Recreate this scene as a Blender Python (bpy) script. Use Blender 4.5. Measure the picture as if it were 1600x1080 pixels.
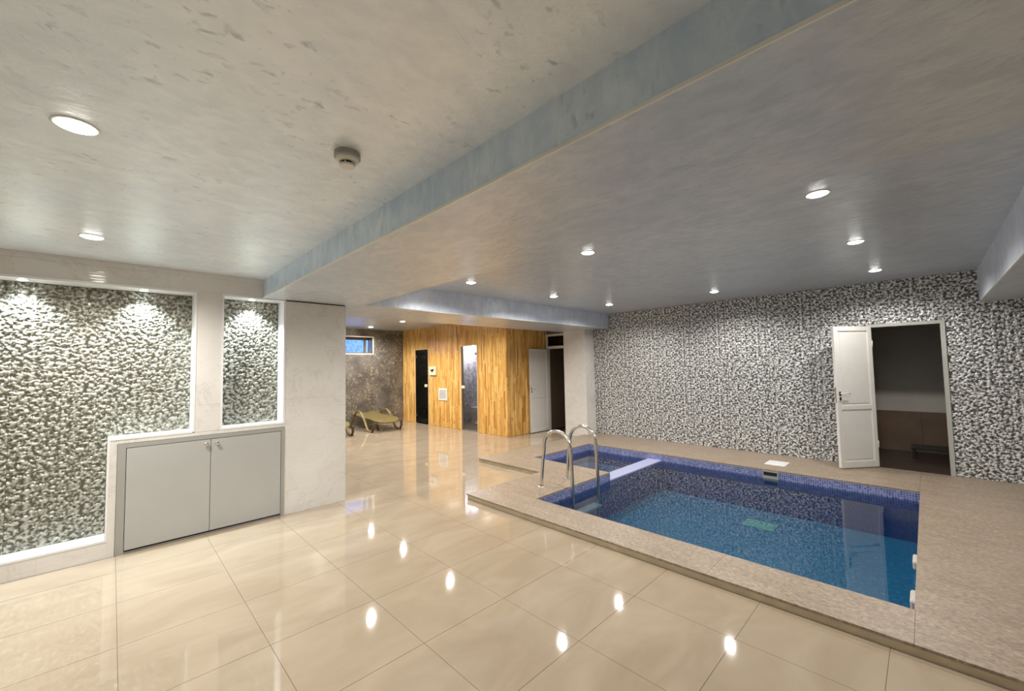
import bpy, bmesh, math, random
import numpy as np
from mathutils import Matrix, Vector

S = bpy.context.scene
for o in list(bpy.data.objects):
    bpy.data.objects.remove(o, do_unlink=True)
random.seed(7)

# ------------------------------------------------------------------ camera
cam_d = bpy.data.cameras.new('camera')
cam = bpy.data.objects.new('camera', cam_d)
S.collection.objects.link(cam)
cam_d.sensor_width = 36.0
cam_d.lens = 635.16 / 1600 * 36
cam_d.clip_start = 0.02
cam.matrix_world = Matrix(((0.70048955, 0.05043525, 0.71187827, 0.0),
                           (0.71341397, -0.02315563, -0.70036014, 0.0),
                           (-0.01883885, 0.99845886, -0.05220149, 1.5),
                           (0, 0, 0, 1)))
S.camera = cam

# ------------------------------------------------------------------ view, world
S.view_settings.view_transform = 'Standard'
S.view_settings.look = 'None'
S.view_settings.gamma = 1.0
S.view_settings.use_curve_mapping = False
EXPOSURE = 0.0
S.view_settings.exposure = EXPOSURE
W = bpy.data.worlds.new('world'); S.world = W; W.use_nodes = True
bg = W.node_tree.nodes['Background']
bg.inputs[0].default_value = (0.24, 0.45, 1.0, 1); bg.inputs[1].default_value = 1.7
WARM = (1.0, 0.965, 0.91)
COOL = (0.86, 0.95, 1.0)
P_POOL, P_ENTRY, P_SAUNA, P_NICHE, P_LENS = 84.0, 150.0, 135.0, 100.0, 30.0

# ------------------------------------------------------------------ helpers
def link(o):
    S.collection.objects.link(o); return o

def tag(o, label=None, cat=None, group=None, kind=None):
    if label: o['label'] = label
    if cat: o['category'] = cat
    if group: o['group'] = group
    if kind: o['kind'] = kind
    return o

def empty(name, loc=(0, 0, 0), rz=0.0, parent=None):
    o = bpy.data.objects.new(name, None); link(o)
    o.empty_display_size = 0.1
    o.location = loc; o.rotation_euler = (0, 0, rz)
    if parent: o.parent = parent
    return o

def obj(name, bm, mats, parent=None, smooth=False, loc=None):
    me = bpy.data.meshes.new(name)
    if not bm.loops.layers.uv: bm.loops.layers.uv.new('UVMap')
    box_uv(bm)
    bm.to_mesh(me); bm.free()
    if not isinstance(mats, (list, tuple)): mats = [mats]
    for m in mats: me.materials.append(m)
    if smooth:
        for p in me.polygons: p.use_smooth = True
    o = bpy.data.objects.new(name, me); link(o)
    if parent: o.parent = parent
    if loc is not None: o.location = loc
    return o

def box_uv(bm):
    uv = bm.loops.layers.uv.verify()
    bm.normal_update()
    for f in bm.faces:
        n = f.normal; a = max(range(3), key=lambda i: abs(n[i]))
        for l in f.loops:
            c = l.vert.co
            l[uv].uv = ((c.y, c.z), (c.x, c.z), (c.x, c.y))[a]

def bx(bm, x0, x1, y0, y1, z0, z1, bev=0.0):
    vs = [bm.verts.new(p) for p in ((x0, y0, z0), (x1, y0, z0), (x1, y1, z0), (x0, y1, z0),
                                    (x0, y0, z1), (x1, y0, z1), (x1, y1, z1), (x0, y1, z1))]
    fs = [bm.faces.new([vs[i] for i in q]) for q in ((3, 2, 1, 0), (4, 5, 6, 7), (0, 1, 5, 4),
                                                     (1, 2, 6, 5), (2, 3, 7, 6), (3, 0, 4, 7))]
    if bev > 0:
        es = set(e for f in fs for e in f.edges)
        bmesh.ops.bevel(bm, geom=list(es), offset=bev, segments=1, affect='EDGES')
    return bm

def box(name, dims, mat, parent=None, bev=0.0):
    return obj(name, bx(bmesh.new(), *dims, bev=bev), mat, parent)

def boxes(name, lst, mat, parent=None, bev=0.0):
    bm = bmesh.new()
    for d in lst: bx(bm, *d, bev=bev)
    return obj(name, bm, mat, parent)

def lathe(bm, prof, n=32, c=(0, 0, 0), axis='z', close=True):
    """prof: list of (r, h). axis z by default."""
    rings = []
    for r, h in prof:
        ring = []
        if r < 1e-6:
            v = bm.verts.new(axp(0, 0, h, c, axis)); ring = [v] * n
        else:
            for i in range(n):
                a = 2 * math.pi * i / n
                ring.append(bm.verts.new(axp(r * math.cos(a), r * math.sin(a), h, c, axis)))
        rings.append(ring)
    for a, b in zip(rings, rings[1:]):
        for i in range(n):
            j = (i + 1) % n
            q = [a[i], a[j], b[j], b[i]]
            u = []
            for v in q:
                if v not in u: u.append(v)
            if len(u) >= 3:
                try: bm.faces.new(u)
                except ValueError: pass
    return bm

def axp(u, v, h, c, axis):
    if axis == 'z': return (c[0] + u, c[1] + v, c[2] + h)
    if axis == 'x': return (c[0] + h, c[1] + u, c[2] + v)
    return (c[0] + v, c[1] + h, c[2] + u)

def tube(bm, pts, ra, rb=None, n=14, side=(0, 1, 0), cap=True):
    """Sweep an ellipse (ra along `side`, rb across) along pts."""
    rb = ra if rb is None else rb
    pts = [Vector(p) for p in pts]; side = Vector(side)
    rings = []
    for i, p in enumerate(pts):
        t = (pts[min(i + 1, len(pts) - 1)] - pts[max(i - 1, 0)]).normalized()
        s = (side - t * side.dot(t))
        s = s.normalized() if s.length > 1e-4 else t.orthogonal().normalized()
        w = t.cross(s)
        rings.append([bm.verts.new(p + s * ra * math.cos(2 * math.pi * k / n) + w * rb * math.sin(2 * math.pi * k / n)) for k in range(n)])
    for a, b in zip(rings, rings[1:]):
        for k in range(n):
            bm.faces.new([a[k], a[(k + 1) % n], b[(k + 1) % n], b[k]])
    if cap:
        bm.faces.new(rings[0][::-1]); bm.faces.new(rings[-1])
    return bm

def smooth_path(pts, sub=6):
    P = [Vector(p) for p in pts]; out = []
    for i in range(len(P) - 1):
        a = P[max(i - 1, 0)]; b = P[i]; c = P[i + 1]; d = P[min(i + 2, len(P) - 1)]
        for k in range(sub):
            t = k / sub
            out.append(0.5 * ((2 * b) + (c - a) * t + (2 * a - 5 * b + 4 * c - d) * t * t + (3 * b - 3 * c + d - a) * t ** 3))
    out.append(P[-1]); return out

# ------------------------------------------------------------------ materials
class NT:
    def __init__(s, name):
        s.m = bpy.data.materials.new(name); s.m.use_nodes = True
        s.t = s.m.node_tree; s.b = s.t.nodes['Principled BSDF']
    def n(s, typ, **kw):
        q = s.t.nodes.new(typ)
        for k, v in kw.items():
            if k.startswith('i_'):
                key = k[2:].replace('_', ' ')
                q.inputs[int(key) if key.isdigit() else key].default_value = v
            else: setattr(q, k, v)
        return q
    def l(s, a, b): s.t.links.new(a, b)
    def ramp(s, fac, stops, interp='LINEAR'):
        r = s.n('ShaderNodeValToRGB'); r.color_ramp.interpolation = interp
        e = r.color_ramp.elements
        while len(e) < len(stops): e.new(0.5)
        for q, (p, c) in zip(e, stops):
            q.position = p; q.color = (*c, 1) if len(c) == 3 else c
        s.l(fac, r.inputs[0]); return r.outputs[0]
    def coord(s, which='Object', scale=(1, 1, 1), rot=(0, 0, 0)):
        tc = s.n('ShaderNodeTexCoord'); mp = s.n('ShaderNodeMapping')
        mp.inputs['Scale'].default_value = scale; mp.inputs['Rotation'].default_value = rot
        s.l(tc.outputs[which], mp.inputs[0]); return mp.outputs[0]
    def pos(s, scale=(1, 1, 1), rot=(0, 0, 0)):
        g = s.n('ShaderNodeNewGeometry'); mp = s.n('ShaderNodeMapping')
        mp.inputs['Scale'].default_value = scale; mp.inputs['Rotation'].default_value = rot
        s.l(g.outputs['Position'], mp.inputs[0]); return mp.outputs[0]
    def noise(s, vec, scale, detail=3, rough=0.5, dist=0.0):
        q = s.n('ShaderNodeTexNoise'); s.l(vec, q.inputs['Vector'])
        q.inputs['Scale'].default_value = scale; q.inputs['Detail'].default_value = detail
        q.inputs['Roughness'].default_value = rough; q.inputs['Distortion'].default_value = dist
        return q.outputs['Fac']
    def math(s, op, a, b=None):
        q = s.n('ShaderNodeMath', operation=op)
        for i, v in enumerate((a, b)):
            if v is None: continue
            if isinstance(v, (int, float)): q.inputs[i].default_value = v
            else: s.l(v, q.inputs[i])
        return q.outputs[0]
    def mix(s, fac, a, b, mode='MIX'):
        q = s.n('ShaderNodeMix', data_type='RGBA', blend_type=mode)
        for sock, v in ((q.inputs[0], fac), (q.inputs[6], a), (q.inputs[7], b)):
            if isinstance(v, (int, float)): sock.default_value = v
            elif isinstance(v, tuple): sock.default_value = (*v, 1)
            else: s.l(v, sock)
        return q.outputs[2]
    def bump(s, h, strength=0.2, dist=0.01):
        q = s.n('ShaderNodeBump'); q.inputs['Strength'].default_value = strength
        q.inputs['Distance'].default_value = dist
        s.l(h, q.inputs['Height']); s.l(q.outputs[0], s.b.inputs['Normal']); return q.outputs[0]
    def set(s, col=None, rough=None, metal=None, spec=None, **kw):
        for key, v in (('Base Color', col), ('Roughness', rough), ('Metallic', metal), ('Specular IOR Level', spec)):
            if v is None: continue
            if isinstance(v, tuple): s.b.inputs[key].default_value = (*v, 1)
            elif isinstance(v, (int, float)): s.b.inputs[key].default_value = v
            else: s.l(v, s.b.inputs[key])
        for k, v in kw.items():
            s.b.inputs[k.replace('_', ' ')].default_value = v
        return s

def simple(name, col, rough=0.5, metal=0.0, var=0.06, scale=6.0, bump=0.0, spec=0.5):
    n = NT(name)
    f = n.noise(n.coord(), scale, 3)
    lo = tuple(c * (1 - var) for c in col); hi = tuple(min(1, c * (1 + var)) for c in col)
    n.set(n.ramp(f, [(0.3, lo), (0.7, hi)]), rough, metal, spec)
    if bump: n.bump(f, bump, 0.005)
    return n.m

def plaster(name, base, light, fleck, fl_amt, st, rough):
    """silk plaster: soft pearly mottling with dark flakes."""
    n = NT(name)
    v = n.pos(st)
    big = n.noise(v, 1.6, 3, 0.6, 0.6)
    mid = n.noise(v, 9.0, 5, 0.62, 0.4)
    fl = n.noise(v, 21.0, 3, 0.6, 0.5)
    gate = n.noise(v, 3.1, 2, 0.5)
    c = n.mix(n.ramp(mid, [(0.38, (0, 0, 0)), (0.62, (1, 1, 1))]), base, light)
    c = n.mix(n.math('MULTIPLY', n.ramp(big, [(0.35, (0, 0, 0)), (0.7, (1, 1, 1))]), 0.5), c, light)
    g = n.math('MULTIPLY', n.ramp(fl, [(0.59, (0, 0, 0)), (0.74, (1, 1, 1))]), n.ramp(gate, [(0.40, (0, 0, 0)), (0.58, (1, 1, 1))]))
    c = n.mix(n.math('MULTIPLY', g, fl_amt), c, fleck)
    bl = n.ramp(n.noise(n.pos((1, 1, 1)), 1.1, 4, 0.6, 0.8), [(0.45, (0, 0, 0)), (0.65, (0.35, 0.35, 0.35))])
    c = n.mix(bl, c, tuple(a * b for a, b in zip(base, (0.78, 0.86, 0.95))))
    n.set(c, rough, 0.28, 0.5)
    n.bump(n.math('ADD', mid, n.math('MULTIPLY', fl, 0.5)), 0.6, 0.008)
    return n.m

def marble(name):
    n = NT(name); v = n.pos((1, 1, 1), (0.3, 0.5, 0.2))
    a = n.noise(v, 1.7, 6, 0.6, 1.8)
    vein = n.ramp(n.math('ABSOLUTE', n.math('SUBTRACT', a, 0.5)), [(0.0, (1, 1, 1)), (0.02, (0, 0, 0))])
    vein = n.math('MULTIPLY', vein, n.noise(v, 1.3, 2))
    cloud = n.noise(v, 2.5, 4)
    c = n.mix(n.ramp(cloud, [(0.35, (0, 0, 0)), (0.65, (1, 1, 1))]), (0.74, 0.715, 0.675), (0.68, 0.65, 0.605))
    c = n.mix(n.math('MULTIPLY', vein, 0.5), c, (0.44, 0.42, 0.40))
    n.set(c, 0.09, 0, 0.5)
    n.bump(n.noise(n.pos((1, 1, 9)), 5.0, 1), 0.25, 0.004)
    return n.m

def floor_tile(name):
    n = NT(name); v = n.pos((1, 1, 1), (0, 0, 0.4))
    oi = n.n('ShaderNodeObjectInfo')
    a = n.noise(n.pos((1.6, 0.7, 1)), 2.2, 4, 0.55, 0.8)
    c = n.mix(n.ramp(a, [(0.35, (0, 0, 0)), (0.7, (1, 1, 1))]), (0.36, 0.285, 0.20), (0.44, 0.36, 0.265))
    c = n.mix(n.math('MULTIPLY', oi.outputs['Random'], 0.25), c, (0.40, 0.325, 0.235))
    n.set(c, 0.045, 0, 0.62)
    n.bump(n.noise(n.pos(), 3.5, 2), 0.10, 0.004)
    return n.m

def travertine(name, dark=1.0):
    n = NT(name)
    oi = n.n('ShaderNodeObjectInfo')
    v = n.pos((1.2, 4.5, 3), (0, 0, 0.35))
    a = n.noise(v, 2.4, 7, 0.7, 0.8); b = n.noise(n.pos((1, 1.6, 1), (0, 0, 0.9)), 34.0, 4, 0.75); cr = n.noise(n.pos((4, 16, 4), (0, 0, 0.9)), 5.0, 5, 0.7, 1.0)
    c = n.mix(n.ramp(a, [(0.3, (0, 0, 0)), (0.7, (1, 1, 1))]), (0.29 * dark, 0.22 * dark, 0.155 * dark), (0.45 * dark, 0.355 * dark, 0.26 * dark))
    c = n.mix(n.ramp(b, [(0.36, (0.85, 0.85, 0.85)), (0.58, (0, 0, 0))]), c, (0.17 * dark, 0.13 * dark, 0.10 * dark))
    c = n.mix(n.ramp(cr, [(0.56, (0, 0, 0)), (0.68, (0.7, 0.7, 0.7))]), c, (0.56, 0.49, 0.41))
    c = n.mix(n.math('MULTIPLY', oi.outputs['Random'], 0.12), c, (0.34, 0.29, 0.24))
    n.set(c, 0.42, 0, 0.4); n.bump(b, 0.2, 0.002)
    return n.m

def mosaic(name, c0, c1, grout, cell=0.0235, rough=0.2):
    n = NT(name)
    uv = n.n('ShaderNodeUVMap')
    sc = n.n('ShaderNodeVectorMath', operation='SCALE'); n.l(uv.outputs[0], sc.inputs[0]); sc.inputs['Scale'].default_value = 1 / cell
    fl = n.n('ShaderNodeVectorMath', operation='FLOOR'); n.l(sc.outputs[0], fl.inputs[0])
    fr = n.n('ShaderNodeVectorMath', operation='FRACTION'); n.l(sc.outputs[0], fr.inputs[0])
    sp = n.n('ShaderNodeSeparateXYZ'); n.l(fr.outputs[0], sp.inputs[0])
    wn = n.n('ShaderNodeTexWhiteNoise', noise_dimensions='3D'); n.l(fl.outputs[0], wn.inputs[0])
    tile = n.math('MULTIPLY', n.math('GREATER_THAN', sp.outputs[0], 0.12), n.math('GREATER_THAN', sp.outputs[1], 0.12))
    c = n.ramp(wn.outputs[0], [(0.0, c0), (0.8, c1), (1.0, tuple(min(1, q * 1.35) for q in c1))])
    n.set(n.mix(tile, grout, c), rough, 0, 0.5)
    n.bump(tile, 0.4, 0.002)
    return n.m

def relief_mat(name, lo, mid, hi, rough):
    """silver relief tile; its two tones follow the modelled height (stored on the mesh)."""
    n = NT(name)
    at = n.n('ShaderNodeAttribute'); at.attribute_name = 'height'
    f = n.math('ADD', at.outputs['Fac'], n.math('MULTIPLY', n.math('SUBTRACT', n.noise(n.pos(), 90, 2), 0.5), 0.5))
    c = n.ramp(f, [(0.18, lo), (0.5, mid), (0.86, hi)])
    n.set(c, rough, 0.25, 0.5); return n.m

def wood_board(name):
    n = NT(name)
    oi = n.n('ShaderNodeObjectInfo')
    g = n.n('ShaderNodeNewGeometry'); sp = n.n('ShaderNodeSeparateXYZ'); n.l(g.outputs['Position'], sp.inputs[0])
    u = n.math('FLOOR', n.math('MULTIPLY', n.math('ADD', sp.outputs[0], sp.outputs[1]), 24.0))
    cb = n.n('ShaderNodeCombineXYZ'); n.l(u, cb.inputs[0])
    wn = n.n('ShaderNodeTexWhiteNoise', noise_dimensions='3D'); n.l(cb.outputs[0], wn.inputs[0])
    z = n.math('FLOOR', n.math('ADD', n.math('MULTIPLY', sp.outputs[2], 1.7), n.math('MULTIPLY', wn.outputs[0], 3.0)))
    cb2 = n.n('ShaderNodeCombineXYZ'); n.l(u, cb2.inputs[0]); n.l(z, cb2.inputs[1])
    w2 = n.n('ShaderNodeTexWhiteNoise', noise_dimensions='3D'); n.l(cb2.outputs[0], w2.inputs[0])
    c = n.ramp(w2.outputs[0], [(0.0, (0.42, 0.18, 0.04)), (0.15, (0.66, 0.36, 0.10)), (0.55, (0.78, 0.45, 0.125)), (1.0, (0.88, 0.59, 0.22))])
    gr = n.noise(n.pos((14, 14, 0.9)), 3.0, 5, 0.6, 0.6)
    c = n.mix(n.ramp(gr, [(0.50, (0, 0, 0)), (0.64, (0.9, 0.9, 0.9))]), c, (0.44, 0.20, 0.04))
    kn = n.noise(n.pos((7, 7, 3)), 3.2, 2)
    c = n.mix(n.ramp(kn, [(0.68, (0, 0, 0)), (0.75, (0.8, 0.8, 0.8))]), c, (0.25, 0.10, 0.025))
    n.set(c, 0.22, 0, 0.5); return n.m

def emit(name, col, strength):
    n = NT(name); n.set((0.8, 0.8, 0.8), 0.4)
    n.b.inputs['Emission Color'].default_value = (*col, 1); n.b.inputs['Emission Strength'].default_value = strength
    return n.m

def schlick(t, f0):
    """front/back independent fresnel factor for thin sheets."""
    N = t.nodes.new; L = t.links.new
    g = N('ShaderNodeNewGeometry'); d = N('ShaderNodeVectorMath'); d.operation = 'DOT_PRODUCT'
    L(g.outputs['Incoming'], d.inputs[0]); L(g.outputs['Normal'], d.inputs[1])
    prev = d.outputs['Value']
    for op, v in (('ABSOLUTE', None), ('SUBTRACT', 'r'), ('POWER', 5.0), ('MULTIPLY', 1 - f0), ('ADD', f0)):
        q = N('ShaderNodeMath'); q.operation = op
        if v == 'r': q.inputs[0].default_value = 1.0; L(prev, q.inputs[1])
        else:
            L(prev, q.inputs[0])
            if v is not None: q.inputs[1].default_value = v
        prev = q.outputs[0]
    return prev

def tinted_glass(name, tint, refl_rough=0.02):
    """thin pane: tinted see-through with fresnel gloss."""
    m = bpy.data.materials.new(name); m.use_nodes = True; t = m.node_tree; t.nodes.clear()
    out = t.nodes.new('ShaderNodeOutputMaterial'); mx = t.nodes.new('ShaderNodeMixShader')
    tr = t.nodes.new('ShaderNodeBsdfTransparent'); gl = t.nodes.new('ShaderNodeBsdfGlossy')
    tr.inputs[0].default_value = (*tint, 1); gl.inputs['Roughness'].default_value = refl_rough
    t.links.new(schlick(t, 0.05), mx.inputs[0]); t.links.new(tr.outputs[0], mx.inputs[1]); t.links.new(gl.outputs[0], mx.inputs[2])
    t.links.new(mx.outputs[0], out.inputs[0]); return m

def water_mat():
    m = bpy.data.materials.new('pool water'); m.use_nodes = True; t = m.node_tree; t.nodes.clear(); N = t.nodes.new
    out = N('ShaderNodeOutputMaterial'); mx = N('ShaderNodeMixShader'); tr = N('ShaderNodeBsdfTransparent'); gl = N('ShaderNodeBsdfGlossy')
    tr.inputs[0].default_value = (0.38, 0.53, 0.62, 1); gl.inputs['Roughness'].default_value = 0.02
    g = N('ShaderNodeNewGeometry'); nz = N('ShaderNodeTexNoise'); nz.inputs['Scale'].default_value = 2.2; nz.inputs['Detail'].default_value = 2
    bp = N('ShaderNodeBump'); bp.inputs['Strength'].default_value = 0.08; bp.inputs['Distance'].default_value = 0.02
    L = t.links.new
    L(g.outputs['Position'], nz.inputs['Vector']); L(nz.outputs['Fac'], bp.inputs['Height'])
    L(bp.outputs[0], gl.inputs['Normal'])
    L(schlick(t, 0.025), mx.inputs[0]); L(tr.outputs[0], mx.inputs[1]); L(gl.outputs[0], mx.inputs[2]); L(mx.outputs[0], out.inputs[0])
    return m

M = {}
M['plaster'] = plaster('silk plaster grey', (0.76, 0.80, 0.84), (0.86, 0.90, 0.92), (0.36, 0.40, 0.43), 0.7, (1.3, 0.8, 1), 0.34)
M['plaster_pool'] = plaster('silk plaster grey beige', (0.53, 0.57, 0.62), (0.66, 0.695, 0.735), (0.40, 0.43, 0.47), 0.5, (0.9, 1.4, 1), 0.34)
M['plaster_blue'] = plaster('silk plaster blue', (0.52, 0.64, 0.78), (0.70, 0.80, 0.90), (0.33, 0.42, 0.52), 0.6, (1.2, 1.2, 0.6), 0.36)
M['plaster_lav'] = plaster('silk plaster lavender', (0.66, 0.72, 0.86), (0.82, 0.87, 0.97), (0.45, 0.50, 0.62), 0.5, (1.2, 1.2, 0.6), 0.36)
M['bead'] = simple('white corner bead', (0.80, 0.80, 0.74), 0.3)
M['marble'] = marble('cream marble tile')
M['tile'] = floor_tile('polished cream porcelain')
M['grout'] = simple('beige grout', (0.17, 0.13, 0.09), 0.8)
M['trav'] = travertine('beige travertine slab')
M['trav_side'] = simple('beige stone riser', (0.50, 0.405, 0.27), 0.4, var=0.12, scale=9, bump=0.1)
M['white'] = simple('white reveal paint', (0.80, 0.80, 0.80), 0.35, var=0.02)
M['pvc'] = simple('white pvc', (0.74, 0.72, 0.68), 0.3, var=0.02)
M['cab'] = simple('grey laminate', (0.43, 0.43, 0.41), 0.33, var=0.03, scale=2)
M['cab_frame'] = simple('grey frame laminate', (0.34, 0.335, 0.31), 0.35, var=0.03, scale=2)
M['gap'] = simple('dark joint', (0.03, 0.03, 0.03), 0.8)
M['frame_grey'] = simple('grey white door frame', (0.45, 0.45, 0.42), 0.35, var=0.03)
M['chrome'] = simple('chrome', (0.75, 0.74, 0.71), 0.13, 1.0, var=0.02)
M['steel'] = simple('brushed steel tube', (0.66, 0.63, 0.57), 0.2, 1.0, var=0.05)
M['black'] = simple('black plastic', (0.015, 0.015, 0.015), 0.4)
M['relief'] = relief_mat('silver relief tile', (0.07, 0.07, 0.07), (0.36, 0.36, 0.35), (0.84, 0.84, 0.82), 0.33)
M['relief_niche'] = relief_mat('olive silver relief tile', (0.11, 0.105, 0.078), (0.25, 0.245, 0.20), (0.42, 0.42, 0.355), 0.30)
M['wood'] = wood_board('honey lacquered pine')
M['edge_wood'] = simple('pale door edging', (0.72, 0.52, 0.28), 0.3)
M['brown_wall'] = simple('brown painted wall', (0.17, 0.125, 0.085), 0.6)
M['band'] = mosaic('blue waterline mosaic', (0.07, 0.09, 0.27), (0.18, 0.21, 0.44), (0.50, 0.50, 0.60))
M['pool'] = mosaic('deep blue pool mosaic', (0.035, 0.075, 0.26), (0.05, 0.11, 0.32), (0.09, 0.15, 0.34))
M['pool_floor'] = mosaic('pool floor mosaic', (0.06, 0.27, 0.42), (0.09, 0.33, 0.48), (0.13, 0.36, 0.48))
M['ledge'] = simple('lavender divider mosaic', (0.42, 0.44, 0.66), 0.3, var=0.05, scale=40)
M['drain'] = simple('pale green plate', (0.30, 0.62, 0.50), 0.4)
M['shallow'] = mosaic('lavender grey mosaic', (0.20, 0.23, 0.42), (0.26, 0.30, 0.48), (0.34, 0.36, 0.50))
M['tread'] = simple('grey tread', (0.42, 0.44, 0.42), 0.3)
M['steam'] = simple('mottled grey tile', (0.36, 0.35, 0.38), 0.25, var=0.4, scale=14)
M['patch'] = simple('pale mortar', (0.50, 0.47, 0.42), 0.7)
M['water'] = water_mat()
M['ring'] = simple('white lamp ring', (0.8, 0.8, 0.78), 0.3)
M['lens'] = emit('lamp diffuser', (1.0, 0.97, 0.90), P_LENS)
M['lens_cool'] = emit('niche lamp diffuser', (0.93, 0.98, 1.0), P_LENS)
M['glass_dark'] = tinted_glass('smoked glass', (0.10, 0.09, 0.09))
M['glass_grey'] = tinted_glass('grey glass', (0.72, 0.72, 0.75))
M['gold'] = simple('olive gold plastic', (0.19, 0.145, 0.05), 0.35, var=0.08)
M['gold_dark'] = simple('dark olive leg plastic', (0.07, 0.045, 0.025), 0.4)
M['cream_box'] = simple('cream plastic', (0.78, 0.72, 0.52), 0.35)
M['detector'] = simple('ivory plastic', (0.72, 0.70, 0.62), 0.4, var=0.02)
M['detector_side'] = simple('grey detector base', (0.36, 0.35, 0.31), 0.5, var=0.02)

n = NT('far wall covering'); v = n.pos()
a = n.noise(v, 2.6, 3, 0.5, 0.3); b = n.noise(v, 14.0, 4, 0.7, 0.8)
c = n.mix(n.ramp(a, [(0.35, (0, 0, 0)), (0.65, (1, 1, 1))]), (0.13, 0.12, 0.112), (0.22, 0.205, 0.195))
gm = n.math('MULTIPLY', n.ramp(b, [(0.50, (0, 0, 0)), (0.64, (1, 1, 1))]), n.ramp(n.noise(v, 1.8, 2), [(0.42, (0, 0, 0)), (0.58, (1, 1, 1))]))
c = n.mix(gm, c, (0.46, 0.42, 0.30)); n.set(c, 0.25, 0.35, 0.5); n.bump(b, 0.5, 0.01); M['farwall'] = n.m

n = NT('frosted window glass'); v = n.pos((1, 1, 1))
vo = n.n('ShaderNodeTexVoronoi'); n.l(v, vo.inputs['Vector']); vo.inputs['Scale'].default_value = 16
n.set(n.ramp(vo.outputs['Distance'], [(0.1, (0.22, 0.42, 0.95)), (0.6, (0.75, 0.86, 1.0))]), 0.3, 0, 0.5)
n.b.inputs['Transmission Weight'].default_value = 0.95; n.b.inputs['IOR'].default_value = 1.2; M['window_glass'] = n.m

n = NT('beige room tile'); uvn = n.pos((1, 1, 1))
n.set(n.ramp(n.noise(uvn, 3, 2), [(0.3, (0.58, 0.54, 0.48)), (0.7, (0.64, 0.60, 0.54))]), 0.25); M['room_light'] = n.m
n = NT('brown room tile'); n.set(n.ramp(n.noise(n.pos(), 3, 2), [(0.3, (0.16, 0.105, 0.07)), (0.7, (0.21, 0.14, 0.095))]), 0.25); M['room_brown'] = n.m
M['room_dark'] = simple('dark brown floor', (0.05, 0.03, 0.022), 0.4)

# ------------------------------------------------------------------ key dimensions (metres)
WX = -4.77          # front of the left wall
H1, H2, H3, H4 = 2.449, 2.26, 2.56, 2.60
DZ = 0.06           # pool deck height
BY = 7.40           # back wall
XR, YN = 2.2, -3.2  # right wall, wall behind the camera
FX = -10.7          # far left wall

# ------------------------------------------------------------------ relief panels
def perlin(nx, ny, px, py, rng):
    """periodic gradient noise sampled on an (ny, nx) grid with px x py cells."""
    ang = rng.uniform(0, 2 * np.pi, (py, px)); gx, gy = np.cos(ang), np.sin(ang)
    X = np.linspace(0, px, nx); Y = np.linspace(0, py, ny); X, Y = np.meshgrid(X, Y)
    xi = np.floor(X).astype(int); yi = np.floor(Y).astype(int); xf = X - xi; yf = Y - yi
    s = lambda t: t * t * t * (t * (t * 6 - 15) + 10)
    def g(ix, iy, dx, dy): return gx[iy % py, ix % px] * dx + gy[iy % py, ix % px] * dy
    a = g(xi, yi, xf, yf); b = g(xi + 1, yi, xf - 1, yf); c_ = g(xi, yi + 1, xf, yf - 1); d = g(xi + 1, yi + 1, xf - 1, yf - 1)
    u, v_ = s(xf), s(yf)
    return (a * (1 - u) + b * u) * (1 - v_) + (c_ * (1 - u) + d * u) * v_

PW, PH, CELL = 0.6, 0.2, 0.005
NXP, NYP = int(PW / CELL) + 1, int(PH / CELL) + 1
rng = np.random.default_rng(5)
HF = []
for k in range(4):
    hh = perlin(NXP, NYP, 20, 7, rng) + 0.7 * perlin(NXP, NYP, 40, 13, rng) + 0.3 * perlin(NXP, NYP, 60, 20, rng)
    HF.append(0.5 + 0.5 * np.tanh(hh * 2.5))
_cache = {}
def panel_mesh(var, i0, i1, j0, j1, mat, amp):
    """piece of relief panel, grid columns i0..i1, rows j0..j1; local u=x, v=y, normal=z."""
    key = (var, i0, i1, j0, j1, mat, amp)
    if key in _cache: return _cache[key]
    H = HF[var][j0:j1 + 1, i0:i1 + 1]
    ny, nx = H.shape
    X, Y = np.meshgrid((np.arange(nx)) * CELL, (np.arange(ny)) * CELL)
    g = 0.0006
    X = np.clip(X, g, (nx - 1) * CELL - g); Y = np.clip(Y, g, (ny - 1) * CELL - g)
    Z = H * amp
    V = np.stack([X.ravel(), Y.ravel(), Z.ravel()], 1)
    idx = np.arange(nx * ny).reshape(ny, nx)
    F = np.stack([idx[:-1, :-1].ravel(), idx[:-1, 1:].ravel(), idx[1:, 1:].ravel(), idx[1:, :-1].ravel()], 1)
    rim = list(idx[0, :]) + list(idx[1:, -1]) + list(idx[-1, -2::-1]) + list(idx[-2:0:-1, 0])
    base = len(V); R = V[rim].copy(); R[:, 2] = -0.006
    V = np.concatenate([V, R]); nr = len(rim)
    sk = [(base + k, base + (k + 1) % nr, rim[(k + 1) % nr], rim[k]) for k in range(nr)]
    me = bpy.data.meshes.new('relief_panel')
    me.from_pydata(V.tolist(), [], F.tolist() + sk); 
    at = me.attributes.new('height', 'FLOAT', 'POINT')
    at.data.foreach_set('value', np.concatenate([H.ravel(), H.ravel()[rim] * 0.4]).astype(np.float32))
    me.polygons.foreach_set('use_smooth', [True] * len(F) + [False] * nr)
    me.materials.append(M[mat]); me.update(); _cache[key] = me
    return me

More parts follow.
